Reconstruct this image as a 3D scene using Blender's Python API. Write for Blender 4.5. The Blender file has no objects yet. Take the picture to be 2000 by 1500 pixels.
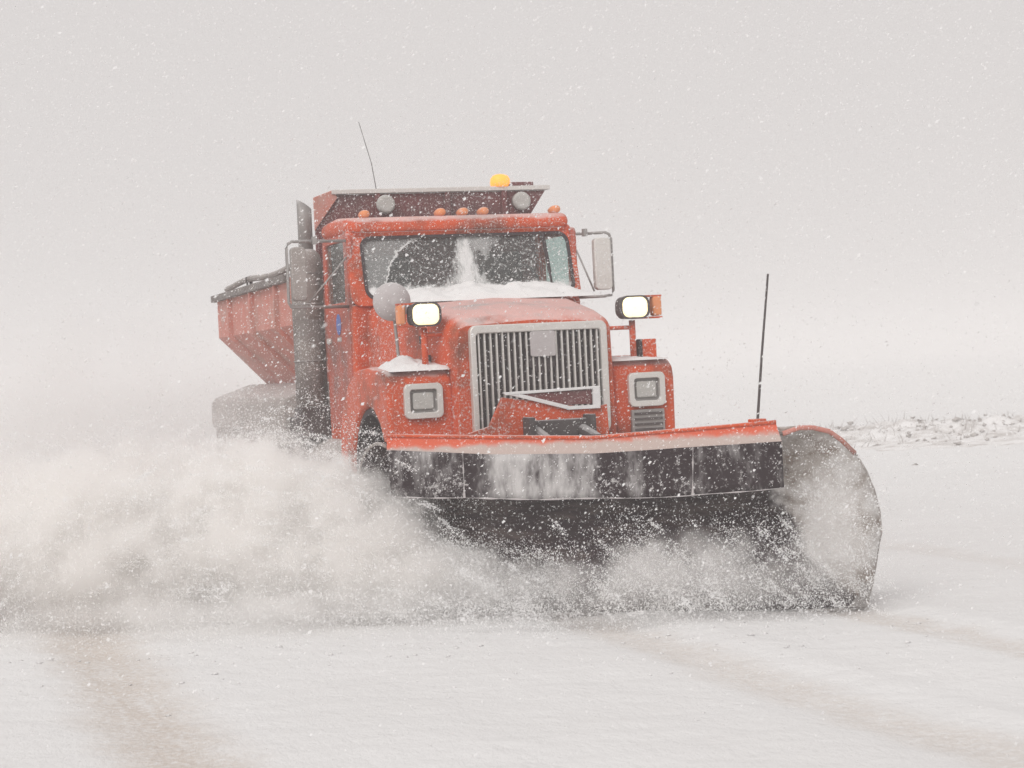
import bpy, bmesh, math, random
import numpy as np
from mathutils import Vector, Matrix
R = math.radians
rng = np.random.default_rng(7)
random.seed(7)
S = bpy.context.scene
COL = S.collection

# ------------------------------------------------------------------ camera
F_PX, EYE, ROLL = 4080.0, 1.73, R(2.8)
cam = bpy.data.cameras.new('camera'); cam_o = bpy.data.objects.new('camera', cam); COL.objects.link(cam_o)
cam.sensor_width = 36.0; cam.lens = 36.0*F_PX/2000.0
cam.clip_start = .1; cam.clip_end = 3000
cam.dof.use_dof = True; cam.dof.focus_distance = 16.5; cam.dof.aperture_fstop = 5.6
pit = math.atan(30*math.cos(ROLL)/F_PX)
fw = Vector((0, math.cos(pit), -math.sin(pit))); r0 = Vector((1, 0, 0)); u0 = r0.cross(fw)
rt = math.cos(ROLL)*r0 - math.sin(ROLL)*u0; up = rt.cross(fw)
m = Matrix((rt, up, -fw)).transposed().to_4x4(); m.translation = Vector((0, 0, EYE))
cam_o.matrix_world = m
S.camera = cam_o

# ------------------------------------------------------------------ world: a closed overcast sky
SUN_EL, SUN_AZ = R(38), R(205)       # from behind and left of the camera, through thick cloud
w = bpy.data.worlds.new('World'); S.world = w; w.use_nodes = True
nt = w.node_tree; nt.nodes.clear()
sky = nt.nodes.new('ShaderNodeTexSky'); sky.sky_type = 'NISHITA'; sky.sun_disc = False
sky.sun_elevation = SUN_EL; sky.sun_rotation = SUN_AZ; sky.dust_density = 5; sky.air_density = 1.0
hs = nt.nodes.new('ShaderNodeHueSaturation'); hs.inputs['Saturation'].default_value = .12
b1 = nt.nodes.new('ShaderNodeBackground'); b1.inputs['Strength'].default_value = .05
b2 = nt.nodes.new('ShaderNodeBackground'); b2.inputs['Color'].default_value = (.725, .692, .682, 1); b2.inputs['Strength'].default_value = 1.0
mx = nt.nodes.new('ShaderNodeMixShader'); mx.inputs[0].default_value = .93
out = nt.nodes.new('ShaderNodeOutputWorld')
nt.links.new(sky.outputs[0], hs.inputs['Color']); nt.links.new(hs.outputs[0], b1.inputs['Color'])
nt.links.new(b1.outputs[0], mx.inputs[1]); nt.links.new(b2.outputs[0], mx.inputs[2]); nt.links.new(mx.outputs[0], out.inputs[0])

sl = bpy.data.lights.new('sun', 'SUN'); sl.energy = 1.75; sl.angle = R(35); sl.color = (1, .98, .96)
so = bpy.data.objects.new('sun', sl); COL.objects.link(so)
sd = Vector((math.sin(SUN_AZ)*math.cos(SUN_EL), math.cos(SUN_AZ)*math.cos(SUN_EL), math.sin(SUN_EL)))
so.rotation_euler = sd.to_track_quat('Z', 'Y').to_euler()

S.view_settings.view_transform = 'Standard'; S.view_settings.look = 'None'
S.view_settings.exposure = 0; S.view_settings.gamma = 1; S.view_settings.use_curve_mapping = False
S.cycles.use_denoising = True
S.cycles.max_bounces = 24; S.cycles.diffuse_bounces = 6; S.cycles.volume_bounces = 14; S.cycles.transparent_max_bounces = 12; S.cycles.transmission_bounces = 8
S.cycles.volume_step_rate = 1.0; S.cycles.volume_max_steps = 256
S.cycles.caustics_reflective = False; S.cycles.caustics_refractive = False

# ------------------------------------------------------------------ materials
def nmat(name):
    m = bpy.data.materials.new(name); m.use_nodes = True
    t = m.node_tree; b = t.nodes['Principled BSDF']
    return m, t, b
def N(t, kind, **kw):
    n = t.nodes.new(kind)
    for k, v in kw.items(): setattr(n, k, v)
    return n
def math_(t, op, a, b=None, c=None):
    n = N(t, 'ShaderNodeMath', operation=op)
    for i, x in enumerate((a, b, c)):
        if x is None: continue
        if isinstance(x, (int, float)): n.inputs[i].default_value = x
        else: t.links.new(x, n.inputs[i])
    return n.outputs[0]
def smooth(t, x, lo, hi):
    n = N(t, 'ShaderNodeMapRange', interpolation_type='SMOOTHSTEP')
    t.links.new(x, n.inputs[0]); n.inputs[1].default_value = lo; n.inputs[2].default_value = hi
    return n.outputs[0]
def noise(t, scale, detail=3, rough=.5, vec=None, stretch=None):
    if vec is None:
        tc = N(t, 'ShaderNodeTexCoord'); vec = tc.outputs['Object']
    if stretch:
        mp = N(t, 'ShaderNodeMapping'); t.links.new(vec, mp.inputs[0]); mp.inputs['Scale'].default_value = stretch; vec = mp.outputs[0]
    n = N(t, 'ShaderNodeTexNoise'); n.inputs['Scale'].default_value = scale; n.inputs['Detail'].default_value = detail
    n.inputs['Roughness'].default_value = rough; t.links.new(vec, n.inputs['Vector'])
    return n.outputs['Fac']
def mixc(t, f, a, b):
    n = N(t, 'ShaderNodeMix', data_type='RGBA')
    if isinstance(f, (int, float)): n.inputs[0].default_value = f
    else: t.links.new(f, n.inputs[0])
    for i, x in ((6, a), (7, b)):
        if isinstance(x, tuple): n.inputs[i].default_value = (*x, 1)
        else: t.links.new(x, n.inputs[i])
    return n.outputs[2]
SNOWC = (.80, .79, .785)
def weathered(name, col, rough=.45, metal=0, dust=.35, speck=.56, grime=(.30, .24, .21), grime_amt=.4, spec=.14, upm=.42):
    """paint / metal / rubber with driven snow stuck to it: fine specks of snow, frost film and road grime."""
    m, t, b = nmat(name)
    g = noise(t, 2.2, 5, .6)
    c = mixc(t, math_(t, 'MULTIPLY', smooth(t, g, .45, .75), grime_amt), col, grime)
    f = noise(t, 48, 4, .8); big = noise(t, 1.3, 3, .5)
    th = math_(t, 'SUBTRACT', f, math_(t, 'MULTIPLY', math_(t, 'SUBTRACT', .5, big), .25))
    sp = smooth(t, th, speck, speck+.1)
    film = math_(t, 'MULTIPLY', noise(t, 9, 4, .6), dust)
    # snow settles more on what faces up
    ge = N(t, 'ShaderNodeNewGeometry'); sx = N(t, 'ShaderNodeSeparateXYZ'); t.links.new(ge.outputs['Normal'], sx.inputs[0])
    upf = smooth(t, math_(t, 'ADD', sx.outputs[2], math_(t, 'MULTIPLY', math_(t, 'SUBTRACT', noise(t, 5, 4, .6), .5), .8)), .55, .95)
    a = math_(t, 'MAXIMUM', math_(t, 'MAXIMUM', math_(t, 'MULTIPLY', sp, .62), film), math_(t, 'MULTIPLY', upf, upm))
    cc = mixc(t, a, c, SNOWC)
    t.links.new(cc, b.inputs['Base Color'])
    rg = N(t, 'ShaderNodeMapRange'); t.links.new(a, rg.inputs[0]); rg.inputs[3].default_value = rough; rg.inputs[4].default_value = .9
    t.links.new(rg.outputs[0], b.inputs['Roughness'])
    mt = math_(t, 'MULTIPLY', math_(t, 'SUBTRACT', 1, a), metal); t.links.new(mt, b.inputs['Metallic'])
    b.inputs['Specular IOR Level'].default_value = spec
    bp = N(t, 'ShaderNodeBump'); bp.inputs['Strength'].default_value = .5; bp.inputs['Distance'].default_value = .01
    t.links.new(math_(t, 'ADD', sp, math_(t, 'MULTIPLY', noise(t, 60, 2), .4)), bp.inputs['Height']); t.links.new(bp.outputs[0], b.inputs['Normal'])
    return m
M = {}
M['orange'] = weathered('orange_paint', (.60, .072, .009), .45, 0, .05, .535, (.17, .05, .028), 1.0, upm=.5)
M['orange_side'] = weathered('grimy_orange_paint', (.46, .06, .02), .5, 0, .12, .535, (.13, .075, .065), .75, upm=.5)
M['orange_old'] = weathered('worn_orange_paint', (.50, .11, .06), .6, 0, .34, .57, (.30, .20, .16), .6)
M['red'] = weathered('dark_red_paint', (.15, .03, .03), .5, 0, .08, .55, (.08, .05, .05), .6)
M['black'] = weathered('black_rubber', (.034, .020, .023), .6, 0, .05, .60, (.05, .04, .038), .5)
M['dark'] = weathered('dark_chassis', (.045, .032, .032), .6, 0, .10, .60, (.08, .065, .06), .6)
M['chrome'] = weathered('snowy_chrome', (.66, .63, .59), .3, .5, .45, .56, (.5, .45, .41), .3)
M['steel'] = weathered('dull_steel', (.28, .26, .25), .5, .5, .22, .59, (.2, .17, .16), .5)
M['tank'] = weathered('grimy_aluminium', (.30, .265, .245), .6, .1, .20, .55, (.13, .10, .09), .7)
M['skirt'] = weathered('grimy_skirt', (.13, .105, .095), .7, 0, .15, .545, (.30, .26, .23), .5)
M['amber'] = weathered('amber_plastic', (.75, .22, .04), .3, 0, .25, .6, (.5, .2, .1), .1)
M['badge'] = weathered('frosted_badge', (.42, .38, .38), .5, 0, .3, .6, (.3, .3, .3), .1)
M['blue'] = weathered('blue_decal', (.06, .12, .42), .5, 0, .25, .6, (.1, .1, .2), .1)
M['lens'] = weathered('frosted_lens', (.42, .41, .38), .2, 0, .3, .55, (.4, .4, .38), .2)
M['seat'] = weathered('seat_vinyl', (.05, .045, .045), .7, 0, 0, .95)

def snow_mat(name, col=SNOWC, bump=.6, sc=14):
    m, t, b = nmat(name)
    n = noise(t, sc, 6, .65)
    c = mixc(t, n, tuple(x*.93 for x in col), col); t.links.new(c, b.inputs['Base Color']); b.inputs['Roughness'].default_value = .85
    b.inputs['Specular IOR Level'].default_value = .2
    bp = N(t, 'ShaderNodeBump'); bp.inputs['Strength'].default_value = bump; bp.inputs['Distance'].default_value = .03
    t.links.new(n, bp.inputs['Height']); t.links.new(bp.outputs[0], b.inputs['Normal'])
    return m
M['snow'] = snow_mat('packed_snow')

def blade_mat():
    """moldboard: worn steel, its near-black colour includes the shade under the lip, snow packed on the top roll and over the outer curl."""
    m, t, b = nmat('moldboard_steel')
    tc = N(t, 'ShaderNodeTexCoord'); sx = N(t, 'ShaderNodeSeparateXYZ'); t.links.new(tc.outputs['Object'], sx.inputs[0])
    f = noise(t, 38, 4, .75); sp = smooth(t, f, .58, .68)
    big = noise(t, 3, 5, .6)
    e = math_(t, 'ADD', sx.outputs[0], math_(t, 'MULTIPLY', math_(t, 'SUBTRACT', big, .5), .5))
    e = math_(t, 'ADD', e, math_(t, 'MULTIPLY', math_(t, 'ADD', sx.outputs[2], -1.2), .42))
    end = smooth(t, e, .62, .72)
    rust = mixc(t, smooth(t, noise(t, 7, 5, .7), .4, .6), (.46, .42, .39), (.27, .215, .18))
    # the lip of the curl is scraped clean of snow
    cake = mixc(t, smooth(t, big, .42, .62), rust, (.70, .68, .665))
    base = mixc(t, end, mixc(t, smooth(t, noise(t, 4, 5, .7, stretch=(.5, .5, 2.5)), .45, .7), (.034, .021, .024), (.10, .075, .07)), cake)  # near-black base carries the shade inside the curved blade
    base = mixc(t, math_(t, 'MULTIPLY', sp, .8), base, SNOWC)
    t.links.new(base, b.inputs['Base Color']); b.inputs['Roughness'].default_value = .8; b.inputs['Specular IOR Level'].default_value = .15
    bp = N(t, 'ShaderNodeBump'); bp.inputs['Strength'].default_value = .7; bp.inputs['Distance'].default_value = .02
    t.links.new(math_(t, 'ADD', f, big), bp.inputs['Height']); t.links.new(bp.outputs[0], b.inputs['Normal'])
    return m
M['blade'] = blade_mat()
def lip_mat():
    m, t, b = nmat('snow_caked_orange_lip')
    tc = N(t, 'ShaderNodeTexCoord'); sx = N(t, 'ShaderNodeSeparateXYZ'); t.links.new(tc.outputs['Object'], sx.inputs[0])
    n = noise(t, 6, 5, .65)
    # caked from below, up to a wavering line; the caking is thinner at the outer end
    line = math_(t, 'SUBTRACT', 1.205, math_(t, 'MULTIPLY', math_(t, 'ADD', sx.outputs[0], 1.7), -.002))
    h = math_(t, 'SUBTRACT', line, sx.outputs[2])
    cake = smooth(t, math_(t, 'ADD', h, math_(t, 'MULTIPLY', math_(t, 'SUBTRACT', n, .5), .10)), -.01, .04)
    sp = smooth(t, noise(t, 40, 4, .7), .58, .68)
    c = mixc(t, math_(t, 'MULTIPLY', cake, .88), (.62, .10, .04), (.46, .42, .385)); c = mixc(t, math_(t, 'MULTIPLY', sp, .6), c, SNOWC)
    t.links.new(c, b.inputs['Base Color']); b.inputs['Roughness'].default_value = .7
    return m
M['lip'] = lip_mat()
def flap_mat():
    m, t, b = nmat('snow_patched_rubber')
    tc = N(t, 'ShaderNodeTexCoord'); sx = N(t, 'ShaderNodeSeparateXYZ'); t.links.new(tc.outputs['Object'], sx.inputs[0])
    sp = smooth(t, math_(t, 'ADD', noise(t, 36, 5, .8), math_(t, 'MULTIPLY', math_(t, 'SUBTRACT', noise(t, 5, 4, .7), .5), .35)), .54, .66)
    st = noise(t, 3.0, 5, .7, stretch=(1, 1, .35))
    mid = smooth(t, math_(t, 'ABSOLUTE', math_(t, 'ADD', sx.outputs[0], .80)), .42, .18)
    a = math_(t, 'MULTIPLY', smooth(t, math_(t, 'ADD', st, math_(t, 'MULTIPLY', mid, .17)), .48, .74), .80)
    c = mixc(t, math_(t, 'MAXIMUM', a, math_(t, 'MULTIPLY', sp, .75)), (.028, .017, .020), (.62, .6, .59))
    t.links.new(c, b.inputs['Base Color']); b.inputs['Roughness'].default_value = .8; b.inputs['Specular IOR Level'].default_value = .12
    return m
M['flap'] = flap_mat()
def glass_mat(name, tint, wedge):
    m, t, b = nmat(name)
    b.inputs['Base Color'].default_value = (*tint, 1); b.inputs['Roughness'].default_value = .05
    gl = N(t, 'ShaderNodeBsdfGlossy'); gl.inputs['Roughness'].default_value = .06; gl.inputs['Color'].default_value = (.9, .9, .9, 1)
    tr = N(t, 'ShaderNodeBsdfTransparent'); tr.inputs['Color'].default_value = (*tint, 1)
    lw = N(t, 'ShaderNodeLayerWeight'); frv = math_(t, 'ADD', .04, math_(t, 'MULTIPLY', math_(t, 'POWER', lw.outputs['Facing'], 5), .5))
    mg = N(t, 'ShaderNodeMixShader'); t.links.new(frv, mg.inputs[0]); t.links.new(tr.outputs[0], mg.inputs[1]); t.links.new(gl.outputs[0], mg.inputs[2])
    sn = N(t, 'ShaderNodeBsdfDiffuse'); sn.inputs['Color'].default_value = (*SNOWC, 1)
    sp = math_(t, 'MULTIPLY', smooth(t, noise(t, 40, 4, .75), .56, .66), .7)
    a = math_(t, 'MAXIMUM', sp, .02)
    if wedge:
        tc = N(t, 'ShaderNodeTexCoord'); sx = N(t, 'ShaderNodeSeparateXYZ'); t.links.new(tc.outputs['Object'], sx.inputs[0])
        x, z = sx.outputs[0], sx.outputs[2]
        def arc(cx, cz, r0, r1):
            d = math_(t, 'SQRT', math_(t, 'ADD', math_(t, 'POWER', math_(t, 'ADD', x, -cx), 2), math_(t, 'POWER', math_(t, 'ADD', z, -cz), 2)))
            return d
        nz = math_(t, 'MULTIPLY', math_(t, 'SUBTRACT', noise(t, 9, 6, .75), .5), .22)
        # what the two wipers never reach: the wedge between the sweeps, the rim, and the ridge each leaves
        d1 = math_(t, 'ADD', arc(-.22, 2.44, 0, 0), nz); d2 = math_(t, 'ADD', arc(.82, 2.44, 0, 0), nz)
        out1 = smooth(t, d1, .54, .58); out2 = smooth(t, d2, .66, .70)
        both = math_(t, 'MULTIPLY', out1, out2)
        wed = math_(t, 'MULTIPLY', both, smooth(t, math_(t, 'ABSOLUTE', math_(t, 'ADD', x, -.04)), .34, .20))
        low = smooth(t, math_(t, 'ADD', z, nz), 2.56, 2.48)
        n2 = math_(t, 'MULTIPLY', math_(t, 'SUBTRACT', noise(t, 4.5, 7, .8, stretch=(1.6, 1, .55)), .5), .75)
        cone = smooth(t, math_(t, 'ADD', math_(t, 'ADD', math_(t, 'ABSOLUTE', math_(t, 'ADD', x, -.02)), math_(t, 'MULTIPLY', math_(t, 'ADD', z, -2.47), .36)), n2), .28, .06)
        ridge = math_(t, 'MULTIPLY', smooth(t, math_(t, 'ABSOLUTE', math_(t, 'ADD', d1, -.56)), .016, .004), smooth(t, x, .0, -.35))
        rim = math_(t, 'MULTIPLY', both, .15)
        a = math_(t, 'MAXIMUM', a, math_(t, 'MAXIMUM', math_(t, 'MULTIPLY', cone, .8), math_(t, 'MAXIMUM', low, math_(t, 'MAXIMUM', math_(t, 'MULTIPLY', ridge, .7), math_(t, 'MAXIMUM', rim, math_(t, 'MULTIPLY', wed, .25))))))
    ms = N(t, 'ShaderNodeMixShader'); t.links.new(a, ms.inputs[0]); t.links.new(mg.outputs[0], ms.inputs[1]); t.links.new(sn.outputs[0], ms.inputs[2])
    t.links.new(ms.outputs[0], t.nodes['Material Output'].inputs[0])
    return m
M['windshield'] = glass_mat('windshield_glass', (.90, .93, .92), True)
M['glass'] = glass_mat('side_glass', (.80, .90, .885), False)
def glow(name, col, s):
    m, t, b = nmat(name)
    b.inputs['Base Color'].default_value = (*col, 1)
    b.inputs['Emission Color'].default_value = (*col, 1); b.inputs['Emission Strength'].default_value = s
    return m
M['lamp'] = glow('lit_lamp_lens', (1, .85, .50), 1.15)
M['beacon'] = glow('lit_amber_beacon', (1, .36, .05), .85)

# ------------------------------------------------------------------ mesh helpers
def link(name, bm, mat, parent=None, smooth_=False, bevel=0, seg=2, loc=None):
    me = bpy.data.meshes.new(name)
    bmesh.ops.recalc_face_normals(bm, faces=bm.faces)
    bm.to_mesh(me); bm.free()
    me.materials.append(M[mat] if isinstance(mat, str) else mat)
    o = bpy.data.objects.new(name, me); COL.objects.link(o)
    if parent: o.parent = parent
    if loc: o.location = loc
    if smooth_:
        me.shade_smooth()
    if bevel:
        md = o.modifiers.new('bevel', 'BEVEL'); md.width = bevel; md.segments = seg; md.limit_method = 'ANGLE'; md.angle_limit = R(25)
        me.shade_smooth()
        md.harden_normals = True
    return o
def box(bm, x0, x1, y0, y1, z0, z1, mat=None):
    vs = [bm.verts.new((x, y, z)) for z in (z0, z1) for y in (y0, y1) for x in (x0, x1)]
    if mat is not None:
        for v in vs: v.co = mat @ v.co
    for f in ((0,1,3,2), (4,6,7,5), (0,4,5,1), (2,3,7,6), (0,2,6,4), (1,5,7,3)): bm.faces.new([vs[i] for i in f])
def prism(bm, pts_a, pts_b):
    a = [bm.verts.new(p) for p in pts_a]; b = [bm.verts.new(p) for p in pts_b]; n = len(a)
    bm.faces.new(a); bm.faces.new(b[::-1])
    for i in range(n): bm.faces.new((a[i], b[i], b[(i+1) % n], a[(i+1) % n]))
def loft(bm, rings, close=True, cap=True):
    vs = [[bm.verts.new(p) for p in r] for r in rings]; n = len(rings[0])
    for a, b in zip(vs, vs[1:]):
        for i in range(n if close else n-1):
            bm.faces.new((a[i], b[i], b[(i+1) % n], a[(i+1) % n]))
    if cap and close: bm.faces.new(vs[0]); bm.faces.new(vs[-1][::-1])
    return vs
def tube(bm, pts, r, n=10):
    pts = [Vector(p) for p in pts]; rings = []
    for i, p in enumerate(pts):
        d = (pts[min(i+1, len(pts)-1)] - pts[max(i-1, 0)]).normalized()
        a = d.cross(Vector((0, 0, 1)) if abs(d.z) < .9 else Vector((1, 0, 0))).normalized(); b = d.cross(a)
        rr = r[i] if isinstance(r, (list, tuple)) else r
        rings.append([p + a*rr*math.cos(2*math.pi*k/n) + b*rr*math.sin(2*math.pi*k/n) for k in range(n)])
    loft(bm, rings)
def rrect(x0, x1, z0, z1, r, n=5):
    out = []
    for cx, cz, a0 in ((x1-r, z1-r, 0), (x0+r, z1-r, 90), (x0+r, z0+r, 180), (x1-r, z0+r, 270)):
        for k in range(n+1):
            a = R(a0 + 90*k/n); out.append((cx + r*math.cos(a), cz + r*math.sin(a)))
    return out
def ring_plate(bm, outer, inner, depth, at):
    """plate with a hole: at(a, b, d) -> 3D point"""
    n = len(outer); V = {}
    for nm, pts in (('o', outer), ('i', inner)):
        for d in (0, 1): V[nm, d] = [bm.verts.new(at(p[0], p[1], d*depth)) for p in pts]
    for i in range(n):
        j = (i+1) % n
        bm.faces.new((V['o',0][i], V['o',0][j], V['i',0][j], V['i',0][i]))
        bm.faces.new((V['o',1][i], V['i',1][i], V['i',1][j], V['o',1][j]))
        bm.faces.new((V['o',0][i], V['o',1][i], V['o',1][j], V['o',0][j]))
        bm.faces.new((V['i',0][i], V['i',0][j], V['i',1][j], V['i',1][i]))
def B(): return bmesh.new()
def front(v): return lambda a, b, d: (a, v+d, b)
def bx(name, mat, parent, x0, x1, y0, y1, z0, z1, bevel=0, **k):
    bm = B(); box(bm, x0, x1, y0, y1, z0, z1); return link(name, bm, mat, parent, bevel=bevel, **k)

# ------------------------------------------------------------------ ground
GZ = -.06
def fbm(x, y, s, o=4):
    from mathutils import noise as mn
    return mn.fractal(Vector((x*s, y*s, 3.3)), 1.0, 2.0, o)
TRUCK = Vector((.2115, 17.393, 0)); TH = R(17)
Lx, Bx = Vector((math.cos(TH), math.sin(TH), 0)), Vector((-math.sin(TH), math.cos(TH), 0))
def ground_z(x, y):
    d = math.hypot(x, y)
    z = GZ + .025*fbm(x, y, .5) + .008*fbm(x, y*2.2, 3.0, 3)
    # shallow wheel ruts running down the road
    u = (x-TRUCK.x)*Lx.x + (y-TRUCK.y)*Lx.y
    v = (x-TRUCK.x)*Bx.x + (y-TRUCK.y)*Bx.y
    for c, wd, dp in ((-3.85, .30, .030), (-.55, .25, .030), (1.2, .22, .026), (3.6, .3, .02), (-6.2, .4, .03)):
        q = (u-c - .12*math.sin(v*.25))/wd
        z -= dp*math.exp(-q*q)
    for c in (-.1, 1.55):
        q = (u-c)/.14; z += .018*math.exp(-q*q)
    if y > 26:
        k = min(1, (y-26)/10)
        z += k*.10*(fbm(x, y, .25)+.4) + (0.12*math.exp(-((y-41+(.35*(x-8)))/3.0)**2) if x > 3 else 0)
    return z
def axis(lo, hi, fine_lo, fine_hi, step, grow=1.25):
    a = list(np.arange(fine_lo, fine_hi, step)); s = step; p = a[-1]
    while p < hi: s *= grow; p += s; a.append(p)
    s = step; p = a[0]; pre = []
    while p > lo: s *= grow; p -= s; pre.append(p)
    return pre[::-1] + a
xs = axis(-450, 450, -6, 8, .06); ys = axis(-60, 900, 5.5, 22, .07, 1.05)
verts = [(x, y, ground_z(x, y)) for y in ys for x in xs]
nx = len(xs)
faces = [(j*nx+i, j*nx+i+1, (j+1)*nx+i+1, (j+1)*nx+i) for j in range(len(ys)-1) for i in range(nx-1)]
me = bpy.data.meshes.new('ground'); me.from_pydata(verts, [], faces); me.shade_smooth()
ground = bpy.data.objects.new('ground', me); COL.objects.link(ground); ground['kind'] = 'structure'
m, t, b = nmat('road_snow')
tc = N(t, 'ShaderNodeTexCoord'); mp = N(t, 'ShaderNodeMapping'); t.links.new(tc.outputs['Object'], mp.inputs[0])
mp.inputs['Location'].default_value = (-TRUCK.x*math.cos(TH)-TRUCK.y*math.sin(TH), TRUCK.x*math.sin(TH)-TRUCK.y*math.cos(TH), 0); mp.inputs['Rotation'].default_value = (0, 0, -TH)
sx = N(t, 'ShaderNodeSeparateXYZ'); t.links.new(mp.outputs[0], sx.inputs[0])
uu = math_(t, 'ADD', sx.outputs[0], math_(t, 'MULTIPLY', math_(t, 'SINE', math_(t, 'MULTIPLY', sx.outputs[1], .25)), -.12))
uu = math_(t, 'ADD', uu, math_(t, 'MULTIPLY', math_(t, 'SUBTRACT', noise(t, 2.0, 3), .5), .35))
dirt = None
for c, wd, amt in ((-3.85, .50, .75), (-.5, .34, .42), (1.2, .28, .45), (3.6, .35, .2), (-5.6, .4, .4)):
    d = math_(t, 'MULTIPLY', smooth(t, math_(t, 'ABSOLUTE', math_(t, 'ADD', uu, -c)), wd, .05), amt)
    dirt = d if dirt is None else math_(t, 'MAXIMUM', dirt, d)
patch = smooth(t, noise(t, 3.5, 6, .7, vec=mp.outputs[0], stretch=(1.2, .35, 1)), .12, .52)
fine = smooth(t, noise(t, 26, 4, .7), .25, .6)
dirt = math_(t, 'MULTIPLY', dirt, math_(t, 'MULTIPLY', patch, fine))
c0 = mixc(t, noise(t, .6, 4), (.80, .80, .80), (.745, .74, .735))
c0 = mixc(t, dirt, c0, (.55, .475, .41))
t.links.new(c0, b.inputs['Base Color']); b.inputs['Roughness'].default_value = .9; b.inputs['Specular IOR Level'].default_value = .15
bp = N(t, 'ShaderNodeBump'); bp.inputs['Strength'].default_value = .75; bp.inputs['Distance'].default_value = .025
t.links.new(math_(t, 'ADD', noise(t, 16, 6, .72, vec=mp.outputs[0], stretch=(1, .6, 1)), math_(t, 'MULTIPLY', noise(t, 5, 4), 1.2)), bp.inputs['Height']); t.links.new(bp.outputs[0], b.inputs['Normal'])
me.materials.append(m)

# ------------------------------------------------------------------ stuff meshes
def tris_object(name, V, T, mat, kind='stuff', parent=None):
    me = bpy.data.meshes.new(name)
    me.vertices.add(len(V)); me.vertices.foreach_set('co', V.astype(np.float32).ravel())
    n = len(T); me.loops.add(3*n); me.loops.foreach_set('vertex_index', T.astype(np.int32).ravel())
    me.polygons.add(n); me.polygons.foreach_set('loop_start', np.arange(0, 3*n, 3, dtype=np.int32))
    me.update(calc_edges=True)
    me.materials.append(mat)
    o = bpy.data.objects.new(name, me); COL.objects.link(o); o['kind'] = kind
    if parent: o.parent = parent
    return o
TET = np.array([(1,0,.2), (0,1,-.2), (-1,0,.2), (0,-1,-.2)], float)
TF = np.array([(0,1,2), (0,2,3)])
def flakes(name, P, size, mat, streak=None):
    n = len(P)
    A = rng.normal(size=(n, 3, 3)); Q, _ = np.linalg.qr(A)
    base = TET[None] * rng.uniform(.55, 1.3, (n, 1, 3)) * size[:, None, None]
    V = np.einsum('nij,nkj->nki', Q, base)
    if streak is not None: V = V + (V @ streak[0])[..., None]*streak[0]*streak[1]
    V = V + P[:, None]
    T = TF[None] + 4*np.arange(n)[:, None, None]
    return tris_object(name, V.reshape(-1, 3), T.reshape(-1, 3), mat)
m, t, b = nmat('snowflake'); b.inputs['Base Color'].default_value = (.97, .97, .97, 1); b.inputs['Specular IOR Level'].default_value = 0; b.inputs['Roughness'].default_value = 1
tl = N(t, 'ShaderNodeBsdfTranslucent'); tl.inputs['Color'].default_value = (.94, .94, .94, 1)
ms = N(t, 'ShaderNodeMixShader'); ms.inputs[0].default_value = .5
t.links.new(b.outputs[0], ms.inputs[1]); t.links.new(tl.outputs[0], ms.inputs[2]); t.links.new(ms.outputs[0], t.nodes['Material Output'].inputs[0])
M['flake'] = m

# ------------------------------------------------------------------ the truck
truck = bpy.data.objects.new('plow_truck', None); COL.objects.link(truck)
truck.location = TRUCK; truck.rotation_euler = (0, 0, TH)
truck['label'] = 'orange snow plow truck driving through deep powder with its front blade lowered and lamps lit'
truck['category'] = 'snow plow truck'
T = truck
def loc(pu): return pu

# hood: lofted nose
bm = B(); rings = []
for v, hw, top, rr in ((.02, .665, 2.13, .10), (.10, .70, 2.19, .14), (.35, .735, 2.25, .17), (.9, .80, 2.33, .19), (1.5, .88, 2.41, .20), (2.0, .96, 2.46, .22)):
    r = [(hw+.02, v, 1.0)]
    for k in range(7):
        a = R(90*k/6); r.append((hw-rr+rr*math.cos(a), v, top-.03-rr+rr*math.sin(a)))
    r.append((0, v, top))
    for k in range(7):
        a = R(90+90*k/6); r.append((-hw+rr+rr*math.cos(a), v, top-.03-rr+rr*math.sin(a)))
    r.append((-hw-.02, v, 1.0)); rings.append(r)
loft(bm, rings)
hood = link('hood', bm, 'orange', T, smooth_=True)
hood.data.shade_auto_smooth() if hasattr(hood.data, 'shade_auto_smooth') else None
md = hood.modifiers.new('e', 'EDGE_SPLIT'); md.split_angle = R(50)
bx('hood_emblem', 'dark', hood, -.79, -.77, .62, .95, 1.98, 2.05, .005)
bx('hood_latch', 'dark', hood, -.80, -.77, .5, .54, 1.72, 1.88, .008)

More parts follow.
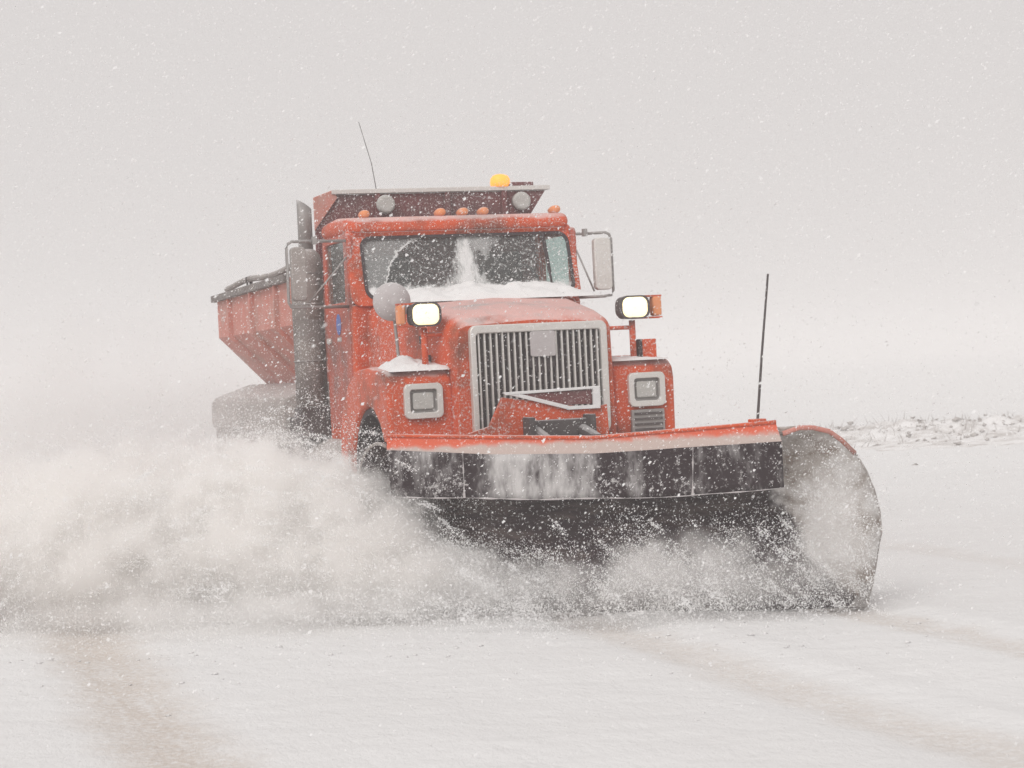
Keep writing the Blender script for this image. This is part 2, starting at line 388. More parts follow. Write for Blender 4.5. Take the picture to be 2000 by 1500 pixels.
# fenders with wheel arches
def fender(s):
    prof = [(.12, .86), (.10, 1.60), (.13, 1.70), (.22, 1.755), (.8, 1.80), (1.25, 1.78), (1.6, 1.66), (1.9, 1.38), (2.0, 1.05), (2.0, .86), (1.52, .86)]
    for k in range(9):
        a = R(8 + (172-8)*k/8); prof.append((.86+.66*math.cos(a), .86+.60*math.sin(a)))
    prof.append((.22, .86))
    bm = B(); o, i = 1.265*s, .70*s
    prism(bm, [(o, v, w_) for v, w_ in prof], [(i, v, w_) for v, w_ in prof])
    f = link('fender', bm, 'orange', T, bevel=.055, seg=4)
    liner = B(); arc = [(.86+r_*math.cos(R(k*180/14)), .86+r2*math.sin(R(k*180/14))) for r_, r2 in ((.648, .588),) for k in range(15)]
    arc2 = [(.86+.60*math.cos(R(k*180/14)), .86+.54*math.sin(R(k*180/14))) for k in range(15)]
    loft(liner, [[(1.235*s, a[0], a[1]), (.62*s, a[0], a[1]), (.62*s, c[0], c[1]), (1.235*s, c[0], c[1])] for a, c in zip(arc, arc2)])
    link('wheel_arch_liner', liner, 'black', T)
    # headlight
    x0, x1 = ((-1.13, -.80) if s < 0 else (.83, 1.16))
    bm = B(); ring_plate(bm, rrect(x0, x1, 1.355, 1.645, .05), rrect(x0+.05, x1-.05, 1.405, 1.595, .025), .05, front(.055))
    h = link('headlight', bm, 'chrome', T, bevel=.008)
    bm = B(); pts = rrect(x0+.03, x1-.03, 1.385, 1.615, .03); prism(bm, [(a, .10, b_) for a, b_ in pts], [(a, .14, b_) for a, b_ in pts]); link('lens', bm, 'steel', h)
    bm = B(); ring = rrect(x0+.075, x1-.075, 1.43, 1.57, .02)
    prism(bm, [(a, .075, b_) for a, b_ in ring], [(a, .12, b_) for a, b_ in ring]); link('lamp_glass', bm, 'lens', h, bevel=.012)
    if s > 0:
        g = bx('vent_panel', 'steel', T, .85, 1.15, .075, .12, 1.12, 1.33, .008)
        for k in range(4): bx('vent_slat', 'dark', g, .875, 1.125, .065, .08, 1.15+.045*k, 1.17+.045*k)
    # inner wheel well
    bm = B(); box(bm, .60*s, .70*s, .25, 1.6, .5, 1.5); link('wheel_well', bm, 'dark', T)
    return f
fender(-1); fender(1)
# snow drift lying on the near fender
def drift(name, parent, x0, x1, y0, y1, z0, h, nx_=26, ny_=14, seed=0, pw=.6, mat='snow', slope=lambda x, y: 0):
    bm = B(); g = []
    for j in range(ny_):
        row = []
        for i in range(nx_):
            a, c = i/(nx_-1), j/(ny_-1); x, y = x0+(x1-x0)*a, y0+(y1-y0)*c
            e = (max(0, 4*a*(1-a))*max(0, 4*c*(1-c)))**pw
            z = z0 + slope(x, y) + h*e*(.7+.6*fbm(x+seed, y, 4)) - (.01 if e < .02 else 0)
            row.append(bm.verts.new((x+.02*fbm(y, x+seed, 6), y, z)))
        g.append(row)
    for j in range(ny_-1):
        for i in range(nx_-1): bm.faces.new((g[j][i], g[j][i+1], g[j+1][i+1], g[j+1][i]))
    return link(name, bm, mat, parent, smooth_=True)
drift('snow_cover', T, -1.22, -.70, .10, .8, 1.76, .13, seed=3)
drift('snow_cover', T, .70, 1.24, .10, .8, 1.76, .05, seed=9)
drift('snow_cover', T, -.86, .98, 1.15, 2.02, 2.345, .12, 60, 24, seed=5, slope=lambda x, y: .115*(y-1))

# grille
gr_x0, gr_x1, gr_z0, gr_z1 = -.575, .62, 1.17, 2.10
bm = B(); ring_plate(bm, rrect(gr_x0, gr_x1, gr_z0, gr_z1, .06), rrect(gr_x0+.05, gr_x1-.06, gr_z0+.04, gr_z1-.07, .03), .08, front(-.05))
grille = link('grille', bm, 'chrome', T, bevel=.012)
bx('radiator', 'black', grille, gr_x0+.03, gr_x1-.04, .005, .018, gr_z0+.02, gr_z1-.04)
bar = None
nb = 21
for k in range(nb):
    x = gr_x0+.05+(gr_x1-gr_x0-.11)*(k+.5)/nb
    if bar is None:
        bm = B(); box(bm, -.007, .007, -.03, .0, gr_z0+.04, gr_z1-.07); bar = link('grille_bar', bm, 'chrome', grille, loc=(x, 0, 0))
    else:
        o = bar.copy(); COL.objects.link(o); o.parent = grille; o.location = (x, 0, 0)
bm = B(); disc = [(.05+.155*math.cos(R(18*k)), 1.84+.155*math.sin(R(18*k))) for k in range(20)]; prism(bm, [(a, -.022, c) for a, c in disc], [(a, -.012, c) for a, c in disc]); link('badge_ring', bm, 'black', grille)
bm = B(); pts = rrect(-.06, .16, 1.82, 2.03, .02); prism(bm, [(a, -.055, c) for a, c in pts], [(a, -.032, c) for a, c in pts]); link('badge', bm, 'badge', grille, bevel=.006)

# hitch plates in front of the bumper
def plate(name, mat, pts, v, d=.04, parent=T, bevel=.006):
    bm = B(); prism(bm, [(a, v, c) for a, c in pts], [(a, v+d, c) for a, c in pts]); return link(name, bm, mat, parent, bevel=bevel)
bumper = bx('bumper', 'orange', T, -1.2, 1.25, -.12, .08, .72, 1.14, .03)
hp = plate('hitch_plate', 'orange', [(-.70, .7), (-.70, 1.22), (-.52, 1.27), (-.40, 1.50), (.36, 1.38), (.50, 1.40), (.52, .7)], -.30, .05)
plate('stripe', 'snow', [(-.39, 1.535), (-.36, 1.51), (.14, 1.375), (.43, 1.375), (.43, 1.555), (.36, 1.555), (.36, 1.42), (.14, 1.40), (-.2, 1.50), (-.39, 1.535)][0:0] or [(-.41, 1.535), (.14, 1.375), (.17, 1.40), (-.30, 1.535)], -.33, .03, hp, .003)
plate('stripe', 'snow', [(.14, 1.37), (.40, 1.37), (.40, 1.40), (.16, 1.40)], -.331, .03, hp, .003)
plate('stripe', 'snow', [(.37, 1.37), (.43, 1.37), (.43, 1.545), (.37, 1.545)], -.332, .03, hp, .003)
plate('stripe', 'snow', [(-.38, 1.515), (.43, 1.535), (.43, 1.555), (-.40, 1.54)], -.333, .03, hp, .003)
plate('hitch_beam', 'red', [(-.28, 1.52), (.14, 1.41), (.365, 1.41), (.365, 1.53)], -.315, .05)
bx('lift_cylinder', 'dark', T, -.20, .30, -.40, -.31, 1.12, 1.30, .02)
for x0 in (-.24, .28): bx('hitch_ear', 'dark', T, x0, x0+.05, -.5, -.3, 1.0, 1.33, .01)
bm = B()
tube(bm, [(-.15, -.38, 1.2), (-.15, -2.3, .75)], .055); tube(bm, [(.25, -.38, 1.2), (.3, -2.4, .75)], .055)
box(bm, -.5, .5, -.45, -.3, .5, .7); box(bm, -.45, -.32, -2.0, -.3, .35, .5); box(bm, .35, .48, -2.5, -.3, .35, .5)
link('push_frame', bm, 'dark', T, bevel=.008)

# cab
cab = bpy.data.objects.new('cab', None); COL.objects.link(cab); cab.parent = T
def cabpart(name, bm, mat, **k): return link(name, bm, mat, cab, **k)
bm = B()  # lower body, doors to floor
box(bm, -1.09, 1.11, 2.0, 3.2, 1.02, 2.38)
cabpart('lower_body', bm, 'orange', bevel=.04, seg=3)
bx('back_panel', 'red', cab, -1.07, 1.09, 3.14, 3.2, 2.38, 3.08, .02)
# roof: crowned cap
bm = B(); rings = []
for v, z0, z1, ins in ((2.13, 3.05, 3.105, .09), (2.17, 3.045, 3.15, .05), (2.27, 3.04, 3.185, .015), (2.7, 3.04, 3.215, 0), (3.18, 3.04, 3.205, .01), (3.24, 3.045, 3.17, .04)):
    r = []; x0, x1 = -1.10+ins, 1.12-ins
    top = rrect(x0, x1, z0, z1, (z1-z0)*.49, 5)
    for a, c in top: r.append((a, v, c + .03*(1-((a)/1.1)**2)*(1 if c > (z0+z1)/2 else 0)))
    rings.append(r)
loft(bm, rings); roof = cabpart('roof', bm, 'orange', smooth_=True)
# windshield frame
def wsp(a, c, d):
    k = (c-2.38)/.70
    return (a, 1.96 + .22*k + d, c)
bm = B(); o_ = rrect(-1.09, 1.11, 2.36, 3.09, .09, 6); i_ = rrect(-.955, 1.05, 2.42, 3.0, .10, 6)
ring_plate(bm, o_, i_, .07, wsp); ws_frame = cabpart('windshield_frame', bm, 'orange', bevel=.014)
bm = B(); ring_plate(bm, rrect(-.962, 1.057, 2.413, 3.007, .105, 6), rrect(-.935, 1.03, 2.44, 2.98, .09, 6), .02, lambda a, c, d: wsp(a, c, d-.008)); link('gasket', bm, 'black', ws_frame)
bm = B(); pts = rrect(-.945, 1.04, 2.43, 2.99, .09, 6)
prism(bm, [wsp(a, c, .02) for a, c in pts], [wsp(a, c, .027) for a, c in pts]); cabpart('windshield', bm, 'windshield')
# doors
for s in (-1, 1):
    u = -1.10 if s < 0 else 1.12
    e = .035*s
    at = lambda a, c, d, u=u, s=s: (u + d*s*-1, a, c)
    bm = B()
    outer = rrect(2.09, 3.14, 1.25, 3.04, .06, 5); inner = rrect(2.22, 3.04, 2.42, 2.98, .06, 5)
    ring_plate(bm, outer, inner, .05, at); door = cabpart('door', bm, 'orange_side', bevel=.012)
    bm = B(); pts = rrect(2.20, 3.06, 2.40, 3.0, .06, 5); prism(bm, [at(a, c, .02) for a, c in pts], [at(a, c, .028) for a, c in pts]); link('window', bm, 'glass', door)
    bm = B(); box(bm, u-.02 if s < 0 else u, u if s < 0 else u+.02, 2.9, 3.05, 2.05, 2.10); link('handle', bm, 'chrome', door, bevel=.006)
    bm = B(); pts = [(2.55+.10*math.cos(R(30*k)), 2.22+.10*math.sin(R(30*k))) for k in range(12)]
    prism(bm, [at(a, c, -.002) for a, c in pts], [at(a, c, -.006) for a, c in pts]); link('emblem', bm, 'blue', door)
    bm = B(); box(bm, *(sorted((u+.001*s, u+.004*s))), 2.46, 2.64, 2.22-.16, 2.22-.12); link('emblem_strip', bm, 'badge', door)
# pillars at the rear of the doors
for u in (-1.07, 1.05): bx('rear_pillar', 'orange', cab, u, u+.04, 3.06, 3.18, 2.36, 3.06, .006)
# interior
bx('dashboard', 'seat', cab, -1.0, 1.02, 2.12, 2.4, 2.2, 2.46, .04)
for x in (-.75, .38):
    s_ = bx('seat', 'seat', cab, x, x+.5, 2.65, 3.1, 2.1, 2.3, .04)
    bx('backrest', 'seat', s_, x+.02, x+.48, 2.97, 3.1, 2.3, 2.88, .05)
bm = B(); pts = [(.64+.21*math.cos(R(20*k)), 2.47+.07*math.sin(R(20*k)), 2.55+.19*math.sin(R(20*k))) for k in range(19)]
tube(bm, pts, .015, 8); cabpart('steering_wheel', bm, 'black')
# wipers
for x, a0 in ((-.22, 118), (.82, 172)):
    bm = B(); p0 = Vector(wsp(x, 2.44, -.03)); L_ = .52
    q = (x+L_*math.cos(R(a0)), 2.44+L_*math.sin(R(a0)))
    if a0 == 118: q = (x-.36, 2.47)
    if a0 == 172: q = (x-.02, 2.93)
    p1 = Vector(wsp(*q, -.035)); tube(bm, [p0, p1], .011, 6)
    wi = cabpart('wiper', bm, 'black')
    bm = B(); md_ = p0.lerp(p1, .35); tube(bm, [md_, p1 + (p1-p0)*.12], .017, 6); link('wiper_blade', bm, 'black', wi)
# roof marker lamps
for x in (-.86, -.13, .09, .29, 1.0):
    bm = B(); rings = []
    for k, (v, r_) in enumerate(((2.26, .03), (2.28, .042), (2.36, .045), (2.46, .03))):
        rings.append([(x + r_*math.cos(2*math.pi*j/10), v, 3.225 + r_*.9*math.sin(2*math.pi*j/10)) for j in range(10)])
    loft(bm, rings); link('marker_lamp', bm, 'amber', roof, smooth_=True)
# visor band under the roof
bm = B(); prism(bm, [(-1.0, 2.12, 3.04), (-1.0, 2.16, 3.0), (-1.0, 2.2, 3.06)], [(1.02, 2.12, 3.04), (1.02, 2.16, 3.0), (1.02, 2.2, 3.06)]); link('drip_rail', bm, 'orange', roof)

# mirrors on both sides
for s in (-1, 1):
    e = 1.335 if s > 0 else -1.57
    dx = 1.12 if s > 0 else -1.10
    ox = e + .10*s
    bm = B()
    tube(bm, [(dx, 2.1, 2.97), (ox-.05*s, 2.0, 2.97), (ox-.015*s, 2.0, 2.95), (ox, 2.0, 2.91), (ox, 2.0, 2.42), (ox-.02*s, 2.0, 2.38), (ox-.09*s, 2.0, 2.37), (dx, 2.1, 2.37)], .014, 8)
    tube(bm, [(dx, 2.1, 2.82), (e-.09*s, 2.0, 2.42)], .009, 8)
    mf = link('mirror_bracket', bm, 'steel', T, smooth_=True)
    bx('clamp', 'steel', mf, e-.16*s-.02, e-.16*s+.02, 1.97, 2.03, 2.94, 3.01, .005)
    bm = B(); hwm = .085 if s > 0 else .07; pts = rrect(e-hwm, e+hwm, 2.43, 2.92, .04, 4)
    prism(bm, [(a, 1.96, c) for a, c in pts], [(a, 2.04, c) for a, c in pts]); mi = link('mirror', bm, 'chrome' if s > 0 else 'tank', T, bevel=.015, seg=3)
    bx('mirror_glass', 'steel', mi, e-.065, e+.065, 2.041, 2.046, 2.46, 2.89)
# round convex mirrors on the fender (near side caked with snow)
bm = B(); rings = []
for k in range(7):
    a = R(90*k/6); rings.append([(-1.06+.165*math.sin(a)*math.cos(2*math.pi*j/24)+.001, .62-.10*math.cos(a), 2.345+.165*math.sin(a)*math.sin(2*math.pi*j/24)) for j in range(24)])
rings.append([(-1.06+.15*math.cos(2*math.pi*j/24), .66, 2.345+.15*math.sin(2*math.pi*j/24)) for j in range(24)])
loft(bm, rings[0:]); rm = link('round_mirror', bm, 'badge', T, smooth_=True)
bm = B(); tube(bm, [(-1.04, .66, 2.3), (-1.02, .6, 1.76)], .014, 8); link('stalk', bm, 'steel', rm)

# plow lamps on posts
def plow_lamp(s):
    if s < 0: cx, cz, tx0, tx1 = -.875, 2.215, -1.10, -1.03
    else: cx, cz, tx0, tx1 = .975, 2.205, 1.16, 1.245
    bm = B(); pts = rrect(cx-.13, cx+.13, cz-.097, cz+.097, .065, 5)
    loft(bm, [[(a, .22, c) for a, c in pts], [(a, .34, c) for a, c in pts], [(cx+(a-cx)*.8, .42, cz+(c-cz)*.8) for a, c in pts]])
    h = link('plow_lamp', bm, 'dark', T, bevel=.01)
    bm = B(); pts = rrect(cx-.113, cx+.113, cz-.086, cz+.086, .06, 5)
    loft(bm, [[(cx+(a-cx)*.85, .195, cz+(c-cz)*.85) for a, c in pts], [(a, .205, c) for a, c in pts], [(a, .23, c) for a, c in pts]])
    link('lamp_lens', bm, 'lamp', h, smooth_=True)
    bm = B(); ring_plate(bm, rrect(cx-.135, cx+.135, cz-.10, cz+.10, .07, 5), rrect(cx-.112, cx+.112, cz-.085, cz+.085, .055, 5), .05, front(.205)); link('lamp_rim', bm, 'dark', h)
    # turn signal beside it
    tw = bx('turn_signal', 'amber', h, tx0, tx1, .26, .36, cz-.08, cz+.09, .02)
    for z0, z1 in ((cz+.085, cz+.10), (cz-.10, cz-.085)): bx('signal_bracket', 'orange', h, min(tx0, cx), max(tx1, cx), .27, .34, z0, z1)
    bm = B(); tube(bm, [(cx, .3, cz-.11), (cx, .3, 1.74)], .027, 10)
    tube(bm, [(cx, .3, cz-.17), (cx-.24*s, .3, cz-.17)], .018, 8)
    link('lamp_post', bm, 'orange', h, smooth_=True)
plow_lamp(-1); plow_lamp(1)
bl = bx('beacon_box', 'orange', T, 1.06, 1.19, .3, .44, 1.76, 1.93, .008)
bx('side_plate', 'black', bl, 1.03, 1.06, .3, .44, 1.74, 1.93)

# exhaust stack with heat shield
bm = B(); rings = []
for z, r_ in ((2.3, .156), (2.85, .155), (2.93, .14), (2.97, .10), (2.985, .075)):
    rings.append([(-1.21+r_*math.cos(2*math.pi*j/20), 3.42+r_*math.sin(2*math.pi*j/20), z) for j in range(20)])
loft(bm, rings); ex = link('exhaust_stack', bm, 'tank', T, smooth_=True)
bm = B(); rings = []
for z, dz in ((2.95, 0), (3.30, 0), (3.42, .05)):
    rings.append([(-1.20+.072*math.cos(2*math.pi*j/16), 3.42+.072*math.sin(2*math.pi*j/16), z + dz*(-math.cos(2*math.pi*j/16)) + (0 if z < 3.4 else 0)) for j in range(16)])
loft(bm, rings); link('exhaust_pipe', bm, 'steel', ex, smooth_=True)
for z in (1.9, 2.45, 2.75):
    bm = B(); tube(bm, [(-1.21+.158*math.cos(2*math.pi*j/20), 3.42+.158*math.sin(2*math.pi*j/20), z) for j in range(21)], .008, 6); link('clamp_band', bm, 'steel', ex)
bm = B(); tube(bm, [(-1.21, 3.42, 1.45), (-1.21, 3.42, 2.3)], .155, 20); link('heat_shield', bm, 'skirt', ex, smooth_=True)
bx('stack_rail', 'steel', ex, -1.03, -.995, 3.28, 3.32, 1.45, 3.0, .004)
bx('stack_base', 'dark', ex, -1.36, -.98, 3.25, 3.6, 1.15, 1.46, .02)

# headboard with cab shield, box body
def quadplate(name, mat, P, d, parent=T, bevel=.006):
    bm = B(); P = [Vector(p) for p in P]; d = Vector(d); prism(bm, P, [p+d for p in P]); return link(name, bm, mat, parent, bevel=bevel)
body = bpy.data.objects.new('spreader_body', None); COL.objects.link(body); body.parent = T
hb = quadplate('headboard', 'red', [(-.99, 3.92, 2.6), (-.99, 3.92, 3.50), (-.80, 3.90, 3.55), (1.43, 3.90, 3.55), (1.26, 3.92, 3.30), (1.20, 3.92, 2.6)], (0, .05, 0), body)
bm = B(); box(bm, -.82, 1.47, 3.86, 3.98, 3.555, 3.60); link('top_rail', bm, 'chrome', hb, bevel=.006)
quadplate('side_gusset', 'orange_old', [(-1.0, 3.90, 3.20), (-1.0, 3.90, 3.53), (-.80, 3.88, 3.60), (-.76, 3.88, 3.52)], (0, .03, 0), hb)
for x in (-.38, .35, .95): bx('rib', 'red', hb, x, x+.06, 3.87, 3.915, 2.9, 3.56, .008)
for x in (-.28, 1.15):
    bm = B(); rings = []
    for v, r_ in ((3.80, .055), (3.795, .085), (3.83, .095), (3.90, .09)):
        rings.append([(x+r_*math.cos(2*math.pi*j/20), v, 3.44+r_*math.sin(2*math.pi*j/20)) for j in range(20)])
    loft(bm, rings); link('round_lamp', bm, 'lens', hb, smooth_=True)
# beacon
bm = B(); box(bm, .90, 1.06, 3.86, 3.98, 3.60, 3.625); box(bm, 1.06, 1.30, 3.88, 3.96, 3.60, 3.64)
bk = link('beacon_base', bm, 'red', hb, bevel=.006)
bm = B(); rings = []
for z, r_ in ((3.626, .085), (3.66, .095), (3.71, .09), (3.74, .07), (3.755, .03)):
    rings.append([(.955+1.1*r_*math.cos(2*math.pi*j/20), 3.92+r_*math.sin(2*math.pi*j/20), z-.03) for j in range(20)])
loft(bm, rings); link('beacon', bm, 'beacon', hb, smooth_=True)
bm = B(); tube(bm, [(-.24, 4.3, 3.5), (-.29, 4.32, 3.9), (-.39, 4.38, 4.34)], [.005, .004, .003], 6); link('antenna', bm, 'dark', T)

# hopper: vertical upper board, then sides raking in
ru, ri = -1.25, .0
def hopper_side(s):
    c = -1.27 if s < 0 else 1.27
    q = c - s*.62
    P = [[(c, v, 2.75), (c, v, 2.27), (q, v, 1.62), (q+s*-.04, v, 1.62), (c-s*.05, v, 2.29), (c-s*.05, v, 2.75)] for v in (3.95, 8.55)]
    bm = B(); loft(bm, P); sp = link('hopper_side', bm, 'orange_old', body, bevel=.006)
    for k in range(3):
        v = 4.6 + 1.45*k
        bm = B(); prism(bm, [(c+.05*s, v, 2.70), (c+.05*s, v, 2.25), (q+.05*s, v, 1.62), (q, v, 1.66), (c, v, 2.3), (c, v, 2.7)], [(c+.05*s, v+.05, 2.70), (c+.05*s, v+.05, 2.25), (q+.05*s, v+.05, 1.62), (q, v+.05, 1.66), (c, v+.05, 2.3), (c, v+.05, 2.7)])
        link('rib', bm, 'orange_old', sp)
    bm = B(); box(bm, min(c, c+.07*s), max(c, c+.07*s), 3.95, 8.6, 2.70, 2.78); link('side_rail', bm, 'skirt', sp, bevel=.01)
    return sp
hopper_side(-1); hopper_side(1)
quadplate('front_board', 'orange_old', [(-1.22, 3.97, 2.75), (-1.22, 3.97, 2.27), (-.65, 3.97, 1.62), (.65, 3.97, 1.62), (1.22, 3.97, 2.27), (1.22, 3.97, 2.75)], (0, .05, 0), body)
quadplate('rear_board', 'orange_old', [(-1.22, 8.5, 2.75), (-1.22, 8.5, 2.27), (-.65, 8.5, 1.62), (.65, 8.5, 1.62), (1.22, 8.5, 2.27), (1.22, 8.5, 2.75)], (0, .05, 0), body)
bm = B(); tube(bm, [(-1.15, v, 2.87+.02*math.sin(v*2)) for v in np.linspace(4.0, 8.5, 12)], .035, 8); link('tarp_roll', bm, 'tank', body)
drift('snow_cover', T, -1.12, 1.2, 4.05, 8.5, 2.72, .12, seed=20)
for v in (4.1, 6.9):
    bm = B(); tube(bm, [(-1.18, v, 2.76), (-1.18, v+.02, 2.90), (-1.12, v+.12, 2.92), (-1.10, v+.2, 2.80)], .02, 8)
    link('tarp_hook', bm, 'dark', body)

# chassis
bm = B(); box(bm, -.48, -.38, .1, 8.9, .75, 1.02); box(bm, .38, .48, .1, 8.9, .75, 1.02)
for v in (1.8, 3.6, 5.2, 7.0, 8.8): box(bm, -.38, .38, v, v+.1, .8, .98)
link('frame_rail', bm, 'dark', T)
bx('engine_block', 'black', T, -.55, .55, .25, 1.9, .8, 1.9, .03)
bm = B(); tube(bm, [(-1.0, 2.25, .88), (-1.0, 3.5, .88)], .28, 20); tk = link('fuel_tank', bm, 'tank', T, smooth_=True)
md = tk.modifiers.new('e', 'EDGE_SPLIT')
for z in (.62, .95): bx('step', 'steel', T, -1.26, -1.0, 2.2, 2.95, z, z+.04, .008)
bx('battery_box', 'dark', T, -1.22, -.6, 3.6, 4.6, .7, 1.35, .03)
# sloping side fender over the rear wheels with grime
for s in (-1, 1):
    P = []
    for v, k in ((4.6, 1.0), (5.0, 1.0), (8.9, 1.0), (9.3, .9)):
        P.append([(s*x, v, z) for x, z in ((1.29, 1.18), (1.29, 1.48), (1.22, 1.55), (.80, 1.69), (.62, 1.69), (.62, 1.18))])
    bm = B(); loft(bm, P); link('rear_fender', bm, 'tank', T, bevel=.03, seg=3)
    bx('side_skirt', 'skirt', T, *sorted((s*.7, s*1.26)), 4.65, 9.2, .55, 1.2, .03)

# wheels
def wheel(x, v, s, r_=.55, wd=.30):
    bm = B(); rings = []
    prof = [(0, .30), (.0, .46), (.03, .53), (.07, .55), (wd-.07, .55), (wd-.03, .53), (wd, .46), (wd, .30)]
    n = 44
    for j in range(n):
        a = 2*math.pi*j/n
        rr = []
        for i_, (o, r0_) in enumerate(prof):
            q = r0_*r_/.55 + (.012 if (i_ in (3, 4) and j % 2) else 0)
            rr.append((x - s*o, v + q*math.cos(a), .53 + GZ + q*math.sin(a)))
        rings.append(rr)
    vs = loft(bm, rings, cap=False)
    for i in range(len(prof)): bm.faces.new((vs[-1][i], vs[0][i], vs[0][(i+1) % len(prof)], vs[-1][(i+1) % len(prof)]))
    wh = bpy.data.objects.new('wheel', None); COL.objects.link(wh); wh.parent = T
    link('tyre', bm, 'black', wh)
    bm = B(); tube(bm, [(x-s*.02, v, .53+GZ), (x-s*.10, v, .53+GZ)], [.30, .24], 20); tube(bm, [(x+s*.03, v, .53+GZ), (x-s*.12, v, .53+GZ)], .11, 16); link('rim', bm, 'steel', wh)
for s in (-1, 1):
    wheel(1.22*s, .88, s)
    for v in (5.9, 7.3): wheel(1.22*s, v, s); wheel(.88*s, v, s)
bm = B(); bm.free()
for v in (.88, 5.9, 7.3):
    bm = B(); tube(bm, [(-1.0, v, .5), (1.0, v, .5)], .09); link('axle', bm, 'dark', T)
bx('mud_flap', 'black', T, -1.27, -.65, 1.62, 1.65, .3, 1.0)

# ---- the plow blade
topL = [(-1.71, -1.67, 1.28), (-1.04, -2.12, 1.24), (-.42, -2.56, 1.21), (.13, -2.95, 1.24), (.65, -3.32, 1.27)]
lipB = [(-1.72, -1.69, 1.16), (-1.05, -2.14, 1.10), (-.42, -2.58, 1.08), (.13, -2.97, 1.10), (.67, -3.37, 1.12)]
flpB = [(-1.70, -1.71, .84), (-1.07, -2.14, .80), (-.44, -2.58, .78), (.11, -2.96, .78), (.67, -3.36, .82)]
Rp = [(.69, -3.34, 1.19), (.82, -3.33, 1.225), (.93, -3.31, 1.22), (1.07, -3.28, 1.185), (1.18, -3.23, 1.12), (1.30, -3.19, 1.02), (1.40, -3.15, .88), (1.475, -3.11, .74), (1.525, -3.08, .58), (1.53, -3.08, .43), (1.475, -3.11, .28), (1.385, -3.20, .10), (1.27, -3.32, -.05)]
Lp = [(-1.70, -1.62, 1.20), (-1.73, -1.58, 1.22), (-1.76, -1.53, 1.225), (-1.79, -1.47, 1.20), (-1.81, -1.42, 1.16), (-1.825, -1.37, 1.11), (-1.84, -1.30, 1.0), (-1.845, -1.25, .86), (-1.84, -1.22, .68), (-1.82, -1.22, .5), (-1.79, -1.28, .32), (-1.76, -1.36, .12), (-1.73, -1.44, -.04)]
def lerp(a, b, k): return tuple(a[i]+(b[i]-a[i])*k for i in range(3))
blade = bpy.data.objects.new('plow_blade', None); COL.objects.link(blade); blade.parent = T
bm = B(); NS = 40; rows = []
for i in range(NS+1):
    k = i/NS
    # straight run of moldboard that flares out at the outer end
    row = []
    for a, c in zip(Lp, Rp):
        straight = (.69 + (a[0]+1.70), -3.34 + (a[1]+1.62), c[2])
        p = lerp(a, straight, k)
        f = max(0, (k-.70)/.30)**1.6
        row.append(tuple(p[j] + (c[j]-straight[j])*f for j in range(3)))
    rows.append(row)
g = [[bm.verts.new(p) for p in r_] for r_ in rows]
for a, b_ in zip(g, g[1:]):
    for i in range(len(a)-1): bm.faces.new((a[i], a[i+1], b_[i+1], b_[i]))
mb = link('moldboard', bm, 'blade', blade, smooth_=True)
sm = mb.modifiers.new('s', 'SOLIDIFY'); sm.thickness = .025; sm.offset = 0
bm = B(); tube(bm, Rp[:6], .018, 8); link('end_rim', bm, 'orange_old', blade, smooth_=True)
bm = B(); tube(bm, Rp[5:], .013, 8); link('end_rim', bm, 'tank', blade, smooth_=True)
bm = B(); tube(bm, Lp, .014, 8); link('end_rim', bm, 'tank', blade, smooth_=True)
bm = B(); prism(bm, [Rp[-1], Rp[-2], Lp[-2], Lp[-1]], [(p[0]-.015, p[1]-.03, p[2]) for p in (Rp[-1], Rp[-2], Lp[-2], Lp[-1])]); link('cutting_edge', bm, 'steel', blade)
# lip: leaning flange with a folded top edge
def curve3(P, n=24):
    out = []
    for i in range(n+1):
        f = i/n*(len(P)-1); k = min(int(f), len(P)-2); out.append(lerp(P[k], P[k+1], f-k))
    return out
a_, b_ = curve3(topL), curve3(lipB)
bm = B(); loft(bm, [[(p[0], p[1], p[2]), (q[0], q[1], q[2]), (q[0]+.02, q[1]+.04, q[2]), (p[0]+.05, p[1]+.16, p[2]-.04), (p[0]+.05, p[1]+.16, p[2]-.02), (p[0]+.01, p[1]+.02, p[2]+.012)] for p, q in zip(a_, b_)])
lip = link('top_lip', bm, 'lip', blade)
bm = B(); tube(bm, [(p[0], p[1]-.005, p[2]+.004) for p in curve3(topL, 12)], .014, 8); link('lip_edge', bm, 'orange', lip, smooth_=True)
# rubber flap hanging in front
a_, b_ = curve3(lipB, 60), curve3(flpB, 60)
bm = B(); rows = []
for i, (p, q) in enumerate(zip(a_, b_)):
    r_ = []
    for k in range(7):
        z = lerp((p[0], p[1]+.01, p[2]+.02), q, k/6); wv = .010*math.sin(i*.31)*k/6 + .006*math.sin(i*.9+1)*k/6
        r_.append((z[0]-wv*.5, z[1]-wv, z[2] - .004*(k == 6)*math.sin(i*.37)))
    rows.append(r_)
g = [[bm.verts.new(p) for p in r_] for r_ in rows]
for a, c in zip(g, g[1:]):
    for i in range(6): bm.faces.new((a[i], a[i+1], c[i+1], c[i]))
fl = link('rubber_flap', bm, 'flap', blade, smooth_=True); sm = fl.modifiers.new('s', 'SOLIDIFY'); sm.thickness = .02; sm.offset = 0
bm = B(); tube(bm, [(r_[-1][0]-.005, r_[-1][1]-.01, r_[-1][2]) for r_ in rows], [.0015+.006*max(0, fbm(i*.4, 3, 1)+.3) for i in range(len(rows))], 6); link('snow_bead', bm, 'badge', fl)
for k in (11, 46):
    bm = B(); tube(bm, [(p[0]-.01, p[1]-.018, p[2]) for p in rows[k]], [.003, .001, .006, .002, .001, .006, .011], 6); link('snow_seam', bm, 'badge', fl)
# blade marker rod
bm = B(); tube(bm, [(.56, -3.20, 1.22), (.62, -3.21, 1.75), (.69, -3.22, 2.30)], [.011, .009, .008], 8); rod = link('marker_rod', bm, 'dark', blade)
bx('rod_bracket', 'orange', rod, .51, .62, -3.24, -3.16, 1.24, 1.30, .008)
